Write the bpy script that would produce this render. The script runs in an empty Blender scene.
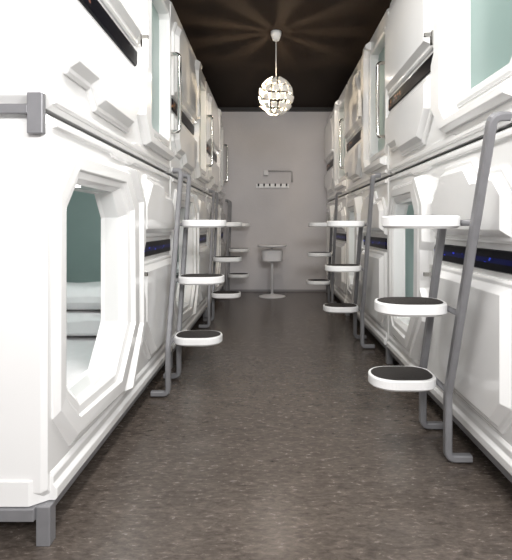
import bpy, bmesh, math, random
from mathutils import Vector, Matrix
random.seed(4)
C = bpy.context.scene.collection
PI = math.pi
XL, XR = -0.70, 0.86
L, H = 1.91, 1.23
PER = 1.93
DEP = 1.02
Y0L, Y0R = 1.54, 1.66
Z1, Z2 = 0.13, 1.375
YW = 7.53
CEIL = 2.80

# ---------------- materials ----------------
def mat(name, col, rough=0.5, metal=0.0, emit=None, es=0.0, noise=0.0, nscale=8.0, bump=0.0, bscale=60.0, coat=0.0, spec=0.5):
    m = bpy.data.materials.new(name); m.use_nodes = True
    nt = m.node_tree; b = nt.nodes['Principled BSDF']
    b.inputs['Base Color'].default_value = (*col, 1)
    b.inputs['Roughness'].default_value = rough
    b.inputs['Metallic'].default_value = metal
    b.inputs['Coat Weight'].default_value = coat
    b.inputs['Specular IOR Level'].default_value = spec
    if emit:
        b.inputs['Emission Color'].default_value = (*emit, 1)
        b.inputs['Emission Strength'].default_value = es
    tc = nt.nodes.new('ShaderNodeTexCoord')
    if noise > 0:
        n = nt.nodes.new('ShaderNodeTexNoise'); n.inputs['Scale'].default_value = nscale
        n.inputs['Detail'].default_value = 6
        r = nt.nodes.new('ShaderNodeValToRGB')
        r.color_ramp.elements[0].position = 0.3; r.color_ramp.elements[1].position = 0.7
        r.color_ramp.elements[0].color = (*[c*(1-noise) for c in col], 1)
        r.color_ramp.elements[1].color = (*[min(1, c*(1+noise)) for c in col], 1)
        nt.links.new(tc.outputs['Object'], n.inputs['Vector'])
        nt.links.new(n.outputs['Fac'], r.inputs['Fac'])
        nt.links.new(r.outputs['Color'], b.inputs['Base Color'])
    if bump > 0:
        n2 = nt.nodes.new('ShaderNodeTexNoise'); n2.inputs['Scale'].default_value = bscale
        n2.inputs['Detail'].default_value = 4
        bp = nt.nodes.new('ShaderNodeBump'); bp.inputs['Strength'].default_value = bump
        bp.inputs['Distance'].default_value = 0.01
        nt.links.new(tc.outputs['Object'], n2.inputs['Vector'])
        nt.links.new(n2.outputs['Fac'], bp.inputs['Height'])
        nt.links.new(bp.outputs['Normal'], b.inputs['Normal'])
    return m

M_white = mat('pod_white_plastic', (0.81, 0.81, 0.805), 0.15, coat=0.3)
M_white2 = mat('pod_white_panel', (0.81, 0.81, 0.805), 0.17, noise=0.015, nscale=3, coat=0.2)
M_teal = mat('teal_lining', (0.34, 0.43, 0.41), 0.6, noise=0.05, nscale=4)
M_pane = mat('frosted_teal_pane', (0.25, 0.345, 0.325), 0.30, noise=0.06, nscale=2)
M_grey = mat('grey_painted_steel', (0.23, 0.23, 0.242), 0.42, metal=0.25, noise=0.06, nscale=20)
M_chrome = mat('chrome', (0.66, 0.65, 0.63), 0.12, metal=1.0)
M_step = mat('step_white', (0.84, 0.84, 0.84), 0.35)
M_pad = mat('anti_slip_pad', (0.016, 0.013, 0.012), 0.7, noise=0.3, nscale=120, bump=0.4, bscale=400)
M_sheet = mat('white_cotton', (0.84, 0.82, 0.83), 0.9, noise=0.03, nscale=12, bump=0.5, bscale=14)
M_shade = mat('lamp_white', (0.84, 0.82, 0.78), 0.5)
M_bulb = mat('lamp_bulb', (1, 0.9, 0.75), 0.4, emit=(1.0, 0.80, 0.56), es=4200)
M_wall = mat('painted_plaster', (0.62, 0.60, 0.61), 0.75, noise=0.05, nscale=1.6, bump=0.15, bscale=50)
M_ceil = mat('black_ceiling', (0.034, 0.025, 0.020), 0.8, noise=0.06, nscale=2.0, spec=0.1)
M_dark = mat('dark_beam', (0.012, 0.010, 0.010), 0.5, noise=0.1)
M_stool = mat('table_grey', (0.70, 0.69, 0.70), 0.45)
M_pipe = mat('conduit_grey', (0.46, 0.45, 0.46), 0.5)
M_knob = mat('dark_hook', (0.03, 0.03, 0.03), 0.4)
M_base = mat('baseboard_paint', (0.30, 0.29, 0.30), 0.6)

def display(name, cols, strength, zc_, half, sc, thr, ymax=None):
    m = mat(name, (0.004, 0.004, 0.006), 0.3, spec=.05)
    nt = m.node_tree; b = nt.nodes['Principled BSDF']
    tc = nt.nodes.new('ShaderNodeTexCoord'); mp = nt.nodes.new('ShaderNodeMapping'); mp.inputs['Scale'].default_value = sc
    vn = nt.nodes.new('ShaderNodeTexVoronoi'); vn.inputs['Scale'].default_value = 1.0
    cr = nt.nodes.new('ShaderNodeValToRGB'); cr.color_ramp.elements[0].position = thr; cr.color_ramp.elements[0].color = (1, 1, 1, 1); cr.color_ramp.elements[1].position = thr+.08; cr.color_ramp.elements[1].color = (.05, .05, .05, 1)
    sx = nt.nodes.new('ShaderNodeSeparateXYZ')
    s1 = nt.nodes.new('ShaderNodeMath'); s1.operation = 'SUBTRACT'; s1.inputs[1].default_value = zc_
    s2 = nt.nodes.new('ShaderNodeMath'); s2.operation = 'ABSOLUTE'
    s3 = nt.nodes.new('ShaderNodeMath'); s3.operation = 'LESS_THAN'; s3.inputs[1].default_value = half
    s4 = nt.nodes.new('ShaderNodeMath'); s4.operation = 'MULTIPLY'
    s5 = nt.nodes.new('ShaderNodeMath'); s5.operation = 'MULTIPLY'; s5.inputs[1].default_value = strength
    nt.links.new(tc.outputs['Object'], mp.inputs['Vector']); nt.links.new(mp.outputs['Vector'], vn.inputs['Vector']); nt.links.new(vn.outputs['Distance'], cr.inputs['Fac'])
    nt.links.new(tc.outputs['Object'], sx.inputs['Vector']); nt.links.new(sx.outputs['Z'], s1.inputs[0]); nt.links.new(s1.outputs[0], s2.inputs[0]); nt.links.new(s2.outputs[0], s3.inputs[0])
    nt.links.new(s3.outputs[0], s4.inputs[0]); nt.links.new(cr.outputs['Color'], s4.inputs[1]); nt.links.new(s4.outputs[0], s5.inputs[0])
    last = s5
    if ymax:
        s6 = nt.nodes.new('ShaderNodeMath'); s6.operation = 'LESS_THAN'; s6.inputs[1].default_value = ymax
        s7 = nt.nodes.new('ShaderNodeMath'); s7.operation = 'MULTIPLY'
        nt.links.new(sx.outputs['Y'], s6.inputs[0]); nt.links.new(s6.outputs[0], s7.inputs[0]); nt.links.new(s5.outputs[0], s7.inputs[1]); last = s7
    rc = nt.nodes.new('ShaderNodeValToRGB'); rc.color_ramp.interpolation = 'CONSTANT'
    while len(rc.color_ramp.elements) < len(cols): rc.color_ramp.elements.new(.5)
    for k, c in enumerate(cols): rc.color_ramp.elements[k].position = k/len(cols); rc.color_ramp.elements[k].color = (*c, 1)
    sc_ = nt.nodes.new('ShaderNodeSeparateColor'); nt.links.new(vn.outputs['Color'], sc_.inputs['Color']); nt.links.new(sc_.outputs[0], rc.inputs['Fac'])
    nt.links.new(rc.outputs['Color'], b.inputs['Emission Color']); nt.links.new(last.outputs[0], b.inputs['Emission Strength'])
    return m
M_disp = display('display_blue_marks', [(.03, .06, 1), (.04, .09, .9)], .7, .738, .010, (1, 22, 50), .22)
M_dispu = display('display_warm_marks', [(.9, .45, .18), (.6, .55, .5), (.2, .35, .6), (.7, .3, .2)], .35, H-.738, .022, (1, 22, 40), .30, .36)

# floor vinyl
M_floor = bpy.data.materials.new('dark_vinyl_floor'); M_floor.use_nodes = True
nt = M_floor.node_tree; b = nt.nodes['Principled BSDF']
tc = nt.nodes.new('ShaderNodeTexCoord')
mp = nt.nodes.new('ShaderNodeMapping'); mp.inputs['Scale'].default_value = (0.7, 1.6, 1); mp.inputs['Rotation'].default_value = (0, 0, .2)
n1 = nt.nodes.new('ShaderNodeTexNoise'); n1.inputs['Scale'].default_value = 40; n1.inputs['Detail'].default_value = 10; n1.inputs['Roughness'].default_value = 0.7; n1.inputs['Distortion'].default_value = 0.5
n2 = nt.nodes.new('ShaderNodeTexNoise'); n2.inputs['Scale'].default_value = 11; n2.inputs['Detail'].default_value = 12; n2.inputs['Roughness'].default_value = .8; n2.inputs['Distortion'].default_value = .9
r1 = nt.nodes.new('ShaderNodeValToRGB')
r1.color_ramp.elements[0].position = 0.30; r1.color_ramp.elements[0].color = (0.054, 0.043, 0.036, 1)
r1.color_ramp.elements[1].position = 0.70; r1.color_ramp.elements[1].color = (0.175, 0.146, 0.126, 1)
mx = nt.nodes.new('ShaderNodeMixRGB'); mx.blend_type = 'MULTIPLY'; mx.inputs['Fac'].default_value = 0.75
r2 = nt.nodes.new('ShaderNodeValToRGB'); r2.color_ramp.elements[0].position = 0.38; r2.color_ramp.elements[0].color = (0.45, 0.44, 0.43, 1); r2.color_ramp.elements[1].position = 0.58
nt.links.new(tc.outputs['Object'], mp.inputs['Vector'])
nt.links.new(mp.outputs['Vector'], n1.inputs['Vector']); nt.links.new(mp.outputs['Vector'], n2.inputs['Vector'])
nt.links.new(n1.outputs['Fac'], r1.inputs['Fac']); nt.links.new(n2.outputs['Fac'], r2.inputs['Fac'])
nt.links.new(r1.outputs['Color'], mx.inputs['Color1']); nt.links.new(r2.outputs['Color'], mx.inputs['Color2'])
nt.links.new(mx.outputs['Color'], b.inputs['Base Color'])
rr = nt.nodes.new('ShaderNodeMapRange'); rr.inputs['To Min'].default_value = 0.20; rr.inputs['To Max'].default_value = 0.32
b.inputs['Specular IOR Level'].default_value = .5
nt.links.new(n1.outputs['Fac'], rr.inputs['Value']); nt.links.new(rr.outputs['Result'], b.inputs['Roughness'])

# ---------------- helpers ----------------
def mesh_from(name, verts, faces, m, smooth=False):
    me = bpy.data.meshes.new(name)
    me.from_pydata([tuple(v) for v in verts], [], faces)
    bm = bmesh.new(); bm.from_mesh(me)
    bmesh.ops.recalc_face_normals(bm, faces=bm.faces); bm.to_mesh(me); bm.free()
    me.materials.append(m)
    if smooth:
        for p in me.polygons: p.use_smooth = True
    return me

def add(name, me, parent=None, loc=(0, 0, 0), rot=(0, 0, 0)):
    o = bpy.data.objects.new(name, me)
    o.location = loc; o.rotation_euler = rot
    if parent: o.parent = parent
    C.objects.link(o)
    return o

def top(o, label, cat, group=None):
    o["label"] = label; o["category"] = cat
    if group: o["group"] = group
    return o

def empty(name, loc, rot=(0, 0, 0)):
    o = bpy.data.objects.new(name, None); o.location = loc; o.rotation_euler = rot
    o.empty_display_size = 0.1
    C.objects.link(o); return o

class MB:
    def __init__(s): s.v = []; s.f = []
    def loft(s, loops, cap0=False, cap1=False, closed=True):
        b0 = len(s.v); n = len(loops[0])
        for lp in loops: s.v += [Vector(p) for p in lp]
        for i in range(len(loops)-1):
            for j in range(n if closed else n-1):
                a = b0+i*n+j; c = b0+i*n+(j+1) % n
                s.f.append((a, c, c+n, a+n))
        if cap0: s.f.append(tuple(b0+j for j in range(n)))
        if cap1: s.f.append(tuple(b0+(len(loops)-1)*n+j for j in reversed(range(n))))
    def box(s, x0, x1, y0, y1, z0, z1):
        q = [(x0, y0), (x1, y0), (x1, y1), (x0, y1)]
        s.loft([[(a, c, z0) for a, c in q], [(a, c, z1) for a, c in q]], True, True)
    def mesh(s, name, m, smooth=False): return mesh_from(name, s.v, s.f, m, smooth)

def offset_poly(P, d):
    n = len(P)
    A = sum(P[i][0]*P[(i+1) % n][1]-P[(i+1) % n][0]*P[i][1] for i in range(n))
    sgn = 1 if A > 0 else -1
    out = []
    for i in range(n):
        p0, p1, p2 = Vector(P[i-1]), Vector(P[i]), Vector(P[(i+1) % n])
        e1 = (p1-p0).normalized(); e2 = (p2-p1).normalized()
        n1 = Vector((-e1.y, e1.x))*sgn; n2 = Vector((-e2.y, e2.x))*sgn
        bis = (n1+n2); k = 1+n1.dot(n2)
        out.append(tuple(p1+bis*(d/max(k, 0.25))))
    return out

def octo(u0, u1, z0, z1, cb, ct=None):
    ct = cb if ct is None else ct
    return [(u0+cb, z0), (u1-cb, z0), (u1, z0+cb), (u1, z1-ct), (u1-ct, z1), (u0+ct, z1), (u0, z1-ct), (u0, z0+cb)]

def lay(P, x): return [(x, u, z) for u, z in P]
HF = [.60, 1.15, 1.25, 1.15, 1, .60, .42, .42]
def layh(P, x): return [(x*k, u, z) for (u, z), k in zip(P, HF)]
def lerpP(A, B, t): return [(a[0]*(1-t)+b_[0]*t, a[1]*(1-t)+b_[1]*t) for a, b_ in zip(A, B)]

def plate(mb, P, x0, x1, bev, k=.35):
    mb.loft([lay(P, x0), lay(P, x0+(x1-x0)*k), lay(offset_poly(P, bev), x1)], False, True)
def plate2(mb, P):
    mb.loft([lay(P, 0), lay(P, .010), lay(offset_poly(P, .010), .018), lay(offset_poly(P, .024), .018), lay(offset_poly(P, .050), .048)], False, True)

def fillet_path(pts, fillet):
    P = [Vector(p) for p in pts]
    out = [P[0]]
    for i in range(1, len(P)-1):
        if fillet > 0:
            a = P[i]+(P[i-1]-P[i]).normalized()*fillet; c = P[i]+(P[i+1]-P[i]).normalized()*fillet
            for k in range(6):
                t = k/5; out.append((1-t)**2*a+2*t*(1-t)*P[i]+t*t*c)
        else: out.append(P[i])
    out.append(P[-1]); return out

def tube(name, pts, r, m, fillet=0.0, n=14):
    return sweep(name, pts, [(r*math.cos(2*PI*k/n), r*math.sin(2*PI*k/n)) for k in range(n)], m, fillet, True)
def sweep(name, pts, sec, m, fillet=0.0, smooth=False):
    P = fillet_path(pts, fillet); T = []
    for i in range(len(P)):
        a = P[max(0, i-1)]; c = P[min(len(P)-1, i+1)]; T.append((c-a).normalized())
    N = Vector((0, 1, 0))
    if abs(T[0].dot(N)) > .9: N = Vector((1, 0, 0))
    N = (N-T[0]*N.dot(T[0])).normalized(); loops = []
    for i, p in enumerate(P):
        N = (N-T[i]*N.dot(T[i])).normalized(); B = T[i].cross(N)
        loops.append([p+N*a+B*c for a, c in sec])
    mb = MB(); mb.loft(loops, True, True)
    return mb.mesh(name, m, smooth)

def lathe(name, prof, m, n=32, smooth=True):
    mb = MB()
    mb.loft([[(r*math.cos(2*PI*k/n), r*math.sin(2*PI*k/n), z) for k in range(n)] for r, z in prof], True, True)
    return mb.mesh(name, m, smooth)

def bevel(o, w, s=2):
    md = o.modifiers.new('bevel', 'BEVEL'); md.width = w; md.segments = s; md.limit_method = 'ANGLE'; md.angle_limit = math.radians(25)
    return o

# ---------------- room ----------------
def slab(name, x0, x1, y0, y1, z0, z1, m):
    mb = MB(); mb.box(x0, x1, y0, y1, z0, z1)
    o = add(name, mb.mesh(name, m)); o["kind"] = "structure"; return o
WX0, WX1 = XL-DEP-0.08, XR+DEP+0.08
slab('floor', WX0-.1, WX1+.1, -2.6, YW+.1, -0.1, 0, M_floor)
slab('ceiling', WX0-.1, WX1+.1, -2.6, YW+.1, CEIL, CEIL+.1, M_ceil)
slab('wall_back', WX0-.1, WX1+.1, YW, YW+.1, 0, CEIL, M_wall)
slab('wall_left', WX0-.1, WX0, -2.6, YW, 0, CEIL, M_wall)
slab('wall_right', WX1, WX1+.1, -2.6, YW, 0, CEIL, M_wall)
slab('trim_1', WX0, WX1, YW-.06, YW, CEIL-.055, CEIL, M_dark)
slab('baseboard_back', WX0, WX1, YW-.012, YW, 0, 0.03, M_base)

# ---------------- pod meshes ----------------
HOLE_LOW = [(.24, .250), (.57, .250), (.735, .43), (.735, .91), (.645, 1.02), (.23, 1.02), (.145, .92), (.145, .33)]
OUT_LOW = [(.17, .105), (.68, .105), (.93, .38), (.93, 1.00), (.80, 1.145), (.17, 1.145), (.040, .99), (.040, .25)]
HOLE_UP = [(.095, .16), (.57, .16), (.60, .19), (.60, .99), (.57, 1.02), (.095, 1.02), (.065, .99), (.065, .19)]
OUT_UP = offset_poly(HOLE_UP, -.045)
SH = octo(0, L, 0, H, .035)
def pod_parts(kind):
    low = kind == 'low'
    HOLE, OUT = (HOLE_LOW, OUT_LOW) if low else (HOLE_UP, OUT_UP)
    P = {}
    RD = .062 if low else .075
    mb = MB()
    mb.loft([lay(offset_poly(SH, .03), -DEP), lay(SH, -DEP+.03), lay(SH, -.055), lay(SH, -.016), lay(offset_poly(SH, .012), 0), lay(HOLE, 0), lay(HOLE, -RD)], True, False)
    P['shell'] = (mb, M_white)
    mb = MB()
    BIG = octo(.04, L-.04, .08, H-.06, .06)
    mb.loft([lay(HOLE, -RD), lay(BIG, -RD-.005), lay(BIG, -DEP+.05)], False, True)
    P['interior_lining'] = (mb, M_teal)
    mb = MB()
    if low:
        hh = .048
        mb.loft([lay(OUT, .0), layh(OUT, .008), layh(lerpP(OUT, HOLE, .24), hh), layh(lerpP(OUT, HOLE, .60), hh), layh(lerpP(OUT, HOLE, .64), hh*.66), layh(lerpP(OUT, HOLE, .84), hh*.60), lay(HOLE, .0), lay(offset_poly(HOLE, .002), -RD), lay(offset_poly(HOLE, .010), -RD-.015)])
    else:
        mb.loft([lay(OUT, .0), lay(OUT, .006), lay(lerpP(OUT, HOLE, .25), .012), lay(lerpP(OUT, HOLE, .8), .012), lay(HOLE, .002), lay(offset_poly(HOLE, .002), -RD), lay(offset_poly(HOLE, .012), -RD-.02)])
    P['opening_frame'] = (mb, M_white)
    if low:
        mb = MB()
        plate(mb, [(.71, .108), (.77, .108), (1.0, .365), (1.0, .50), (.965, .545), (.965, .74), (1.0, .785), (1.0, .99), (.86, 1.15), (.76, 1.15), (.81, 1.10), (.925, .985), (.925, .385)], 0, .066, .014)
        P['frame_rib'] = (mb, M_white2)
        mb = MB()
        pr = [(-.045, -.004), (.016, -.004), (.022, .004), (.022, .034), (.010, .048), (.010, .072), (.001, .086), (-.045, .086)]
        mb.loft([[(x, .030, z) for x, z in pr], [(x, 1.880, z) for x, z in pr]], True, True)
        P['skirt'] = (mb, M_white2)
        mb = MB()
        q = [(-DEP+.06, -.008), (-.050, -.008), (-.004, .030), (-.004, .05), (-DEP+.06, .05)]
        mb.loft([[(a, c, -.004) for a, c in q], [(a, c, .075) for a, c in q]], True, True)
        P['end_skirt'] = (mb, M_white2)
    else:
        mb = MB()
        plate(mb, [(.60, .04), (.74, .04), (.86, .17), (.86, .44), (.82, .485), (.82, .74), (.86, .785), (.86, 1.02), (.73, 1.155), (.05, 1.155), (.05, 1.085), (.645, 1.085), (.70, 1.03), (.70, .15), (.65, .105), (.60, .105)], 0, .045, .018)
        P['frame_rib'] = (mb, M_white2)
    mb = MB()
    plate(mb, [(.045, 1.185), (.60, 1.185), (.64, 1.172), (.92, 1.172), (.96, 1.185), (1.87, 1.185), (1.87, 1.215), (.045, 1.215)], -.01, .012, .006)
    P['top_ridge'] = (mb, M_white2)
    u0 = 1.035 if low else .90
    mb = MB()
    plate2(mb, [(u0, .805), (1.875, .805), (1.875, 1.00), (1.78, 1.09), (1.58, 1.09), (1.51, 1.155), (u0+.16, 1.155), (u0, 1.00)])
    P['panel_upper'] = (mb, M_white2)
    mb = MB()
    plate2(mb, [(u0, .675), (u0, .34), (u0+.25, .105), (1.76, .105), (1.875, .22), (1.875, .675)])
    P['panel_lower'] = (mb, M_white2)
    mb = MB()
    plate(mb, [(u0-.02, .697), (1.88, .697), (1.88, .780), (u0, .780), (u0-.02, .76)], 0, .010, .004)
    P['display_strip'] = (mb, M_disp if low else M_dispu)
    mb = MB(); q = 1.005 if low else .868
    mb.loft([[(.0, q, .60), (.0, q+.027, .60), (.0, q+.027, .67), (.0, q, .67)], [(.030, q, .60), (.030, q+.027, .60), (.030, q+.027, .67), (.030, q, .67)],
             [(.032, q+.005, .61), (.032, q+.021, .61), (.032, q+.021, .63), (.032, q+.005, .63)], [(.065, q+.005, .61), (.065, q+.021, .61), (.065, q+.021, .63), (.065, q+.005, .63)]], True, True)
    P['latch'] = (mb, M_chrome)
    if not low:
        mb = MB(); G = offset_poly(HOLE, -.004)
        mb.loft([lay(G, -.072), lay(G, -.060)], True, True)
        P['window_pane'] = (mb, M_pane)
    return P

def flip(mb):
    r = MB(); r.v = [Vector((v.x, L-v.y, H-v.z)) for v in mb.v]; r.f = mb.f; return r
ME = {'low': {}, 'up': {}}
for k, (mb, m) in pod_parts('low').items(): ME['low'][k] = mb.mesh(k, m)
for k, (mb, m) in pod_parts('up').items(): ME['up'][k] = flip(mb).mesh(k+'_upper', m)
handle = tube('grab_handle', [(0, 1.885, .28), (.07, 1.885, .28), (.07, 1.885, .82), (0, 1.885, .82)], .014, M_chrome, .03)

protos = {}
def pod(kind, loc, rz, label, hnd=True):
    if kind not in protos:
        e = empty('sleeping_pod', loc, (0, 0, rz)); pk = []
        for k, me in ME[kind].items():
            o = add(k, me, e); pk.append(o)
            if k in ('shell', 'opening_frame', 'frame_rib', 'top_ridge', 'skirt', 'end_skirt', 'panel_upper', 'panel_lower'): bevel(o, .0018, 1)
            if k == 'display_strip': o["label"] = "black display strip with faint blue marks" if kind == 'low' else "black display strip with dim coloured marks"
            if k == 'window_pane': o["label"] = "frosted grey-teal window pane"
        protos[kind] = (e, pk)
    else:
        pe, pk = protos[kind]
        e = pe.copy(); C.objects.link(e)
        for k in pk:
            c = k.copy(); c.parent = e; C.objects.link(c)
        e.location = loc; e.rotation_euler = (0, 0, rz)
    if kind == 'up' and hnd:
        h = add('grab_handle', handle, e); h["label"] = "polished chrome grab bar"
    top(e, label, "sleeping capsule", "white sleeping capsules stacked along the corridor")
for i in range(3):
    pod('low', (XL, Y0L+PER*i, Z1), 0, "white angular plastic sleeping capsule, lower bunk with teal interior and bedding")
    pod('up', (XL, Y0L+PER*i, Z2), 0, "white angular plastic sleeping capsule stacked on top, chrome grab bar")
    pod('low', (XR, Y0R+PER*i+L, Z1), PI, "white angular plastic sleeping capsule, lower bunk with blue-lit display strip")
    pod('up', (XR, Y0R+PER*i+L, Z2), PI, "white angular plastic upper sleeping capsule with dark display strip", i > 0)

# ---------------- support frames ----------------
def rack(xf, sgn, y0, label):
    e = empty('steel_support_frame', (xf, y0, 0)); top(e, label, "metal frame")
    def bx(name, a0, a1, y_0, y_1, z0, z1, m=M_grey):
        mb = MB(); x0, x1 = sorted((a0*sgn, a1*sgn)); mb.box(x0, x1, y_0, y_1, z0, z1)
        o = add(name, mb.mesh(name, m), e); bevel(o, .003); return o
    tot = PER*2+L
    bx('base_beam', -.045, -.003, 0, tot, .080, .125)
    bx('base_beam', -DEP+.03, -DEP+.07, 0, tot, .082, .125)
    bx('seam_shade_beam', -.08, -.04, 0, tot, Z1+H+.001, Z2-.001, M_dark)  # coloured near-black to paint in the shade of the gap between stacked capsules
    for k in range(4):
        yy = [0, PER-.02, 2*PER-.02, tot-.045][k]
        bx('post', -.030, .014, yy-.004, yy+.04, 0, .124)
        bx('post', -DEP+.025, -DEP+.075, yy, yy+.045, 0, .082)
    bx('end_bracket', -.048, .001, -.026, -.001, 1.285, 1.412)
    bx('end_beam', -DEP, -.048, -.020, -.001, 1.348, 1.378)
    bx('end_beam', -DEP, -.03, -.018, .01, .085, .124)
rack(XL, 1, Y0L, "grey painted steel frame under and between the capsules, bracket at corner")
rack(XR, -1, Y0R, "grey painted steel frame carrying the opposite row of capsules")

# ---------------- bedding ----------------
def soft_box(name, sx, sy, sz, m, puff=0.0, amp=0.006, seed=0):
    bm = bmesh.new(); bmesh.ops.create_cube(bm, size=1)
    bmesh.ops.subdivide_edges(bm, edges=bm.edges, cuts=9, use_grid_fill=True)
    rnd = random.Random(seed)
    ph = [rnd.uniform(0, 6) for _ in range(4)]
    for v in bm.verts:
        x, y, z = v.co*2
        if puff:
            k = (1-abs(x)**4)*(1-abs(y)**4)
            z *= (1-puff)+puff*k**.5
            rx = 1-.06*(1-x*x); ry = 1-.06*(1-y*y)
            x, y = x*ry, y*rx
        z += amp/sz*2*(math.sin(7*x+ph[0])*math.sin(5*y+ph[1]))*(1 if z > 0 else .2)
        v.co = Vector((x*sx/2, y*sy/2, (z+1)*sz/2))
    me = bpy.data.meshes.new(name); bm.to_mesh(me); bm.free(); me.materials.append(m)
    for p in me.polygons: p.use_smooth = True
    return me
mat_me = soft_box('mattress', .86, 1.76, .13, M_sheet, 0, .004, 1)
pil_me = soft_box('pillow', .66, .40, .15, M_sheet, .75, .006, 2)
duv_me = soft_box('folded_duvet', .68, .50, .14, M_sheet, .45, .008, 3)
def bedding(xf, sgn, yend, ynear, i):
    xc = xf-sgn*.525
    yc = (ynear+yend)/2
    z = Z1+.083
    o = add('mattress', mat_me, None, (xc, yc, z)); bevel(o, .02, 3)
    top(o, "white mattress with fitted sheet inside the capsule", "mattress", "white mattresses in the capsules")
    yp = yend-.40 if sgn > 0 else ynear+.40
    o = add('folded_duvet', duv_me, None, (xc+sgn*.06, yp, z+.138)); top(o, "folded white duvet lying on the mattress", "duvet", "folded white duvets")
    o.modifiers.new('s', 'SUBSURF').levels = 1
    o = add('pillow', pil_me, None, (xc+sgn*.06, yp, z+.282), (0, 0, .04*(-1)**i)); top(o, "white pillow on top of the folded duvet", "pillow", "white pillows")
    o.modifiers.new('s', 'SUBSURF').levels = 1
for i in range(3):
    a = Y0L+PER*i; bedding(XL, 1, a+L, a, i)
    a = Y0R+PER*i; bedding(XR, -1, a+L, a, i)

# ---------------- ladders ----------------
RW = .34; LEAN = .42; OFF = .11
zt_ = Z1+H+.010
def rrect(a, c, r=.006):
    return [(a-r, -c), (a, -c+r), (a, c-r), (a-r, c), (-a+r, c), (-a, c-r), (-a, -c+r), (-a+r, -c)]
SEC = rrect(.019, .015)
rail_me = sweep('rail', [(-OFF+.012, 0, .022), (0, 0, .022), (0, 0, .29), (0, LEAN, zt_), (-OFF+.055, LEAN, zt_)], SEC, M_grey, .03)
ks_ = (1.0-.29)/(zt_-.29)
rail_short_me = sweep('rail_short', [(-OFF+.012, 0, .022), (0, 0, .022), (0, 0, .29), (0, LEAN*ks_, 1.0)], SEC, M_grey, .03)
def step_outline(ins=0.0, w=.235, o0=.008, o1=.30):
    pts = []
    hw = w/2-ins; a0 = o0+ins; a1 = o1-ins
    r = min(hw, .115-ins*.8)
    for k in range(25):
        t = -PI/2+PI*k/24
        c, s_ = math.cos(t), math.sin(t)
        pts.append((a1-r+r*(abs(c)**.95), hw*(1 if s_ > 0 else -1)*abs(s_)**.92))
    ri = .085
    for k in range(9):
        t = PI/2+PI/2*k/8
        pts.append((a0+ri+ri*math.cos(t), hw-ri+ri*math.sin(t)))
    for k in range(9):
        t = PI+PI/2*k/8
        pts.append((a0+ri+ri*math.cos(t), -hw+ri+ri*math.sin(t)))
    return pts
th = .050
mb = MB()
lp = [(step_outline(.012), 0), (step_outline(.0), .010), (step_outline(0), th-.006), (step_outline(.003), th), (step_outline(.011), th), (step_outline(.012), th-.006)]
mb.loft([[(x, y, z) for x, y in P] for P, z in lp], True, True)
step_me = mb.mesh('step', M_step)
mb = MB()
mb.loft([[(x, y, z) for x, y in step_outline(.0125)] for z in (th-.006, th+.0015)], True, True)
pad_me = mb.mesh('tread_pad', M_pad)
bar_me = tube('crossbar', [(0, -RW/2, 0), (0, RW/2, 0)], .012, M_grey)
def make_ladder():
    e = empty('ladder', (0, 0, 0)); ks = []
    for y in (-RW/2, RW/2):
        ks.append((add('rail', rail_me, e, (0, y, 0)), None))
    for zt in (.33, .68, 1.04):
        yy = LEAN*max(0, zt-.03-.29)/(zt_-.29)
        s = add('step', step_me, e, (0, yy, zt-th)); s["label"] = "rounded white step with black non-slip top"
        p = add('tread_pad', pad_me, s); p["label"] = "black anti-slip pad"
        c = add('crossbar', bar_me, e, (0, yy, zt-.028))
        ks += [(s, None), (p, s), (c, None)]
    return e, ks
le, lk = make_ladder()
def put_ladder(x, y, rz, first, short=False):
    if first: e = le
    else:
        e = le.copy(); C.objects.link(e); mp_ = {}
        for n_, (o, par) in enumerate(lk):
            c = o.copy(); C.objects.link(c); mp_[o] = c
            c.parent = mp_[par] if par else e
            if short and n_ == 0: c.data = rail_short_me
    e.location = (x, y, 0); e.rotation_euler = (0, 0, rz)
    top(e, "grey steel ladder with three rounded white steps beside the capsules", "ladder", "grey ladders with white steps")
first = True
for i in range(3):
    put_ladder(XL+OFF-.005, 2.88+RW/2+PER*i, 0, first); first = False
    put_ladder(XR-OFF, 2.08+RW/2+PER*i, PI, False, True)

# ---------------- pendant lamp ----------------
LX, LY, LZ, LR = .056, 4.57, 2.20, .158
e = empty('pendant_lamp', (LX, LY, CEIL)); top(e, "globe pendant lamp of white angular petals glowing warm inside", "lamp")
zc = LZ-CEIL; ZS = 1.10
add('canopy', lathe('canopy', [(.012, -.085), (.03, -.08), (.048, -.03), (.05, 0)], M_step), e)
add('cord', tube('cord', [(0, 0, -.08), (0, 0, zc+LR*1.05)], .004, M_step), e)
mb = MB()
for k in range(5):
    a = PI*k/5; n = 32; rr_ = .0035; lo = []
    for j in range(n):
        t = 2*PI*j/n+.05
        d = Vector((math.cos(a)*math.cos(t), math.sin(a)*math.cos(t), math.sin(t)))
        nrm = Vector((-math.sin(a), math.cos(a), 0))
        c = Vector((d.x, d.y, d.z*ZS))*LR*.90+Vector((0, 0, zc))
        lo.append([c+d*rr_, c+nrm*rr_, c-d*rr_, c-nrm*rr_])
    lo.append(lo[0]); mb.loft(lo)
shade = add('lamp_shade', mb.mesh('lamp_shade', M_knob), e); shade["label"] = "dark inner wire globe frame"
D = math.radians
bands = [(D(-76), D(-50), 7, .80), (D(-50), D(-24), 11, .80), (D(-24), D(2), 13, .80), (D(2), D(28), 12, .80), (D(28), D(78), 9, .58)]
border = [(-1, -.45), (-.62, -1), (.1, -.78), (.75, -1), (1, -.35), (.80, .1), (1, .5), (.62, 1), (-.1, .78), (-.75, 1), (-1, .35), (-.8, -.1)]
border_top = [(-1, -.5), (-1, -1), (0, -1), (1, -1), (1, -.5), (1, 0), (1, .5), (1, 1), (0, 1), (-1, 1), (-1, .5), (-1, 0)]
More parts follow.
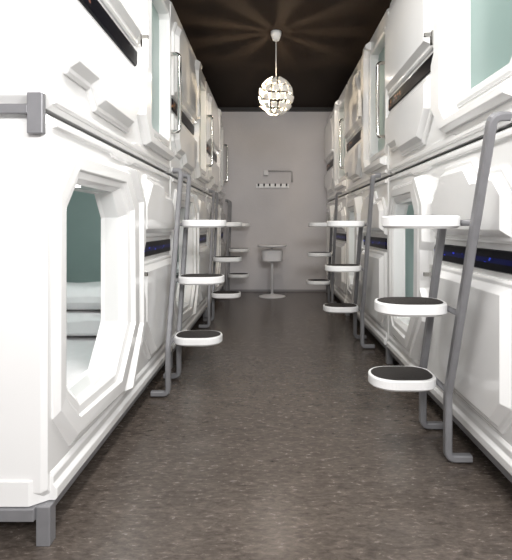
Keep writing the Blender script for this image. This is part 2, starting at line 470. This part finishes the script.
for r, (la0, la1, n, f) in enumerate(bands):
    lm = (la0+la1)/2
    bd = border_top if r == 4 else border
    for k in range(n):
        a0 = 2*PI*(k+(r % 2)*.5)/n; a1 = a0+2*PI/n
        am = (a0+a1)/2
        mb = MB()
        def pt_(sa, sb, R):
            a = am+(a1-a0)/2*f*sa; l_ = lm+(la1-la0)/2*.84*sb
            R = R*(1+.05*sa+.02*sb)
            return Vector((math.cos(l_)*math.cos(a), math.cos(l_)*math.sin(a), math.sin(l_)*ZS))*R+Vector((0, 0, zc))
        mb.loft([[pt_(a*.5, b_*.5, LR*.985) for a, b_ in bd], [pt_(a, b_, LR*.982) for a, b_ in bd], [pt_(a, b_, LR) for a, b_ in bd], [pt_(a*.5, b_*.5, LR*1.005) for a, b_ in bd]], True, True)
        add('shade_petal', mb.mesh('shade_petal', M_shade), shade)
add('bulb', lathe('bulb', [(.003, zc-.012), (.008, zc-.010), (.011, zc-.004), (.011, zc+.004), (.008, zc+.010), (.005, zc+.014)], M_bulb, 16), e)
add('socket', lathe('socket', [(.004, zc+.014), (.007, zc+.05), (.007, zc+.10), (.005, zc+LR)], M_step, 16), e)

# ---------------- pedestal table ----------------
e = empty('pedestal_table', (.03, 6.98, 0), (0, 0, 0)); top(e, "pale grey pedestal bar table with drum below the top, round base", "table")
add('base', lathe('base', [(.19, 0), (.19, .008), (.16, .016), (.05, .024), (.03, .04)], M_stool), e)
add('pole', lathe('pole', [(.019, .035), (.019, .705)], M_stool, 16), e)
mb = MB()
def sq(r, z, n=32):
    return [(r*math.copysign(abs(math.cos(2*PI*k/n))**.55, math.cos(2*PI*k/n)), r*math.copysign(abs(math.sin(2*PI*k/n))**.55, math.sin(2*PI*k/n)), z) for k in range(n)]
mb.loft([sq(.12, .495), sq(.145, .51), sq(.150, .645), sq(.140, .66)], True, True)
add('drum', mb.mesh('drum', M_stool), e)
add('table_top', lathe('table_top', [(.190, .702), (.205, .708), (.207, .726), (.20, .735)], M_stool, 40), e)

# ---------------- coat rack & conduit ----------------
zr = 1+(226-186)*YW/493
xr0 = (256-270)*YW/493; xr1 = (289-270)*YW/493
e = empty('coat_rack', ((xr0+xr1)/2, YW, zr)); top(e, "white wall-mounted coat rail with small dark hooks", "coat rack")
w = (xr1-xr0)/2
mb = MB(); mb.box(-w, w, -.022, 0, -.03, .03); o = add('rail_board', mb.mesh('rail_board', M_step), e); bevel(o, .004)
hk = tube('hook', [(0, -.02, .005), (0, -.06, .005), (0, -.07, .03)], .012, M_knob, .01)
for k in range(6): add('hook', hk, e, (-w+.04+(2*w-.08)*k/5, 0, 0))
def P(px, py): return ((px-270)*YW/493, YW-.016, 1+(226-py)*YW/493)
o = add('wall_pipe', tube('wall_pipe', [P(266, 171), P(292, 171), P(292, 182)], .014, M_pipe, .03))
top(o, "thin grey conduit pipe bent along the plaster wall", "pipe")
mb = MB(); c = P(266, 173); mb.box(c[0]-.035, c[0]+.035, YW-.05, YW, c[2]-.04, c[2]+.04)
o2 = add('junction_box', mb.mesh('junction_box', M_stool), o); bevel(o2, .006)

# ---------------- lights ----------------
def area(loc, rot, sx, sy, p, col):
    l = bpy.data.lights.new('area_light', 'AREA'); l.shape = 'RECTANGLE'; l.size = sx; l.size_y = sy; l.energy = p; l.color = col
    o = bpy.data.objects.new('area_light', l); o.location = loc; o.rotation_euler = rot; C.objects.link(o); return o
area((0.25, -1.2, 2.2), (math.radians(76), 0, math.radians(2)), 1.2, .6, 92, (1, .985, .97))
area((0.75, .2, 1.9), (math.radians(74), 0, math.radians(48)), .5, .4, 27, (1, .99, .98))
area((0.0, 1.9, CEIL-.03), (0, 0, 0), .3, 1.6, 44, (1, .98, .95))
area((0.06, 5.9, CEIL-.03), (math.radians(14), 0, 0), .3, .8, 15, (1, .90, .80))
def pt(loc, p, col, r=.08):  # unseen fill added inside lower capsules to brighten teal lining and bedding
    l = bpy.data.lights.new('pod_fill_light', 'POINT'); l.energy = p; l.color = col; l.shadow_soft_size = r
    o = bpy.data.objects.new('pod_fill_light', l); o.location = loc; C.objects.link(o)
for i in range(2):
    pt((XL-.35, Y0L+PER*i+1.0, Z1+1.0), 6 if i == 0 else 4, (1, .99, .98))
    pt((XR+.35, Y0R+PER*i+1.0, Z1+1.0), 6, (1, .99, .98))

w = bpy.data.worlds.new('world'); bpy.context.scene.world = w; w.use_nodes = True
w.node_tree.nodes['Background'].inputs['Color'].default_value = (1, .99, .98, 1)
w.node_tree.nodes['Background'].inputs['Strength'].default_value = 0.72

# ---------------- camera ----------------
cd = bpy.data.cameras.new('camera'); cam = bpy.data.objects.new('camera', cd); C.objects.link(cam)
cam.location = (0, 0, 1.0); cam.rotation_euler = (PI/2, 0, 0)
cd.sensor_fit = 'VERTICAL'; cd.sensor_height = 24; cd.lens = 493/560*24
cd.shift_x = -14/560; cd.shift_y = -54/560
cd.clip_start = .05
bpy.context.scene.camera = cam
bpy.context.scene.view_settings.view_transform = 'Standard'
bpy.context.scene.view_settings.exposure = 0.0
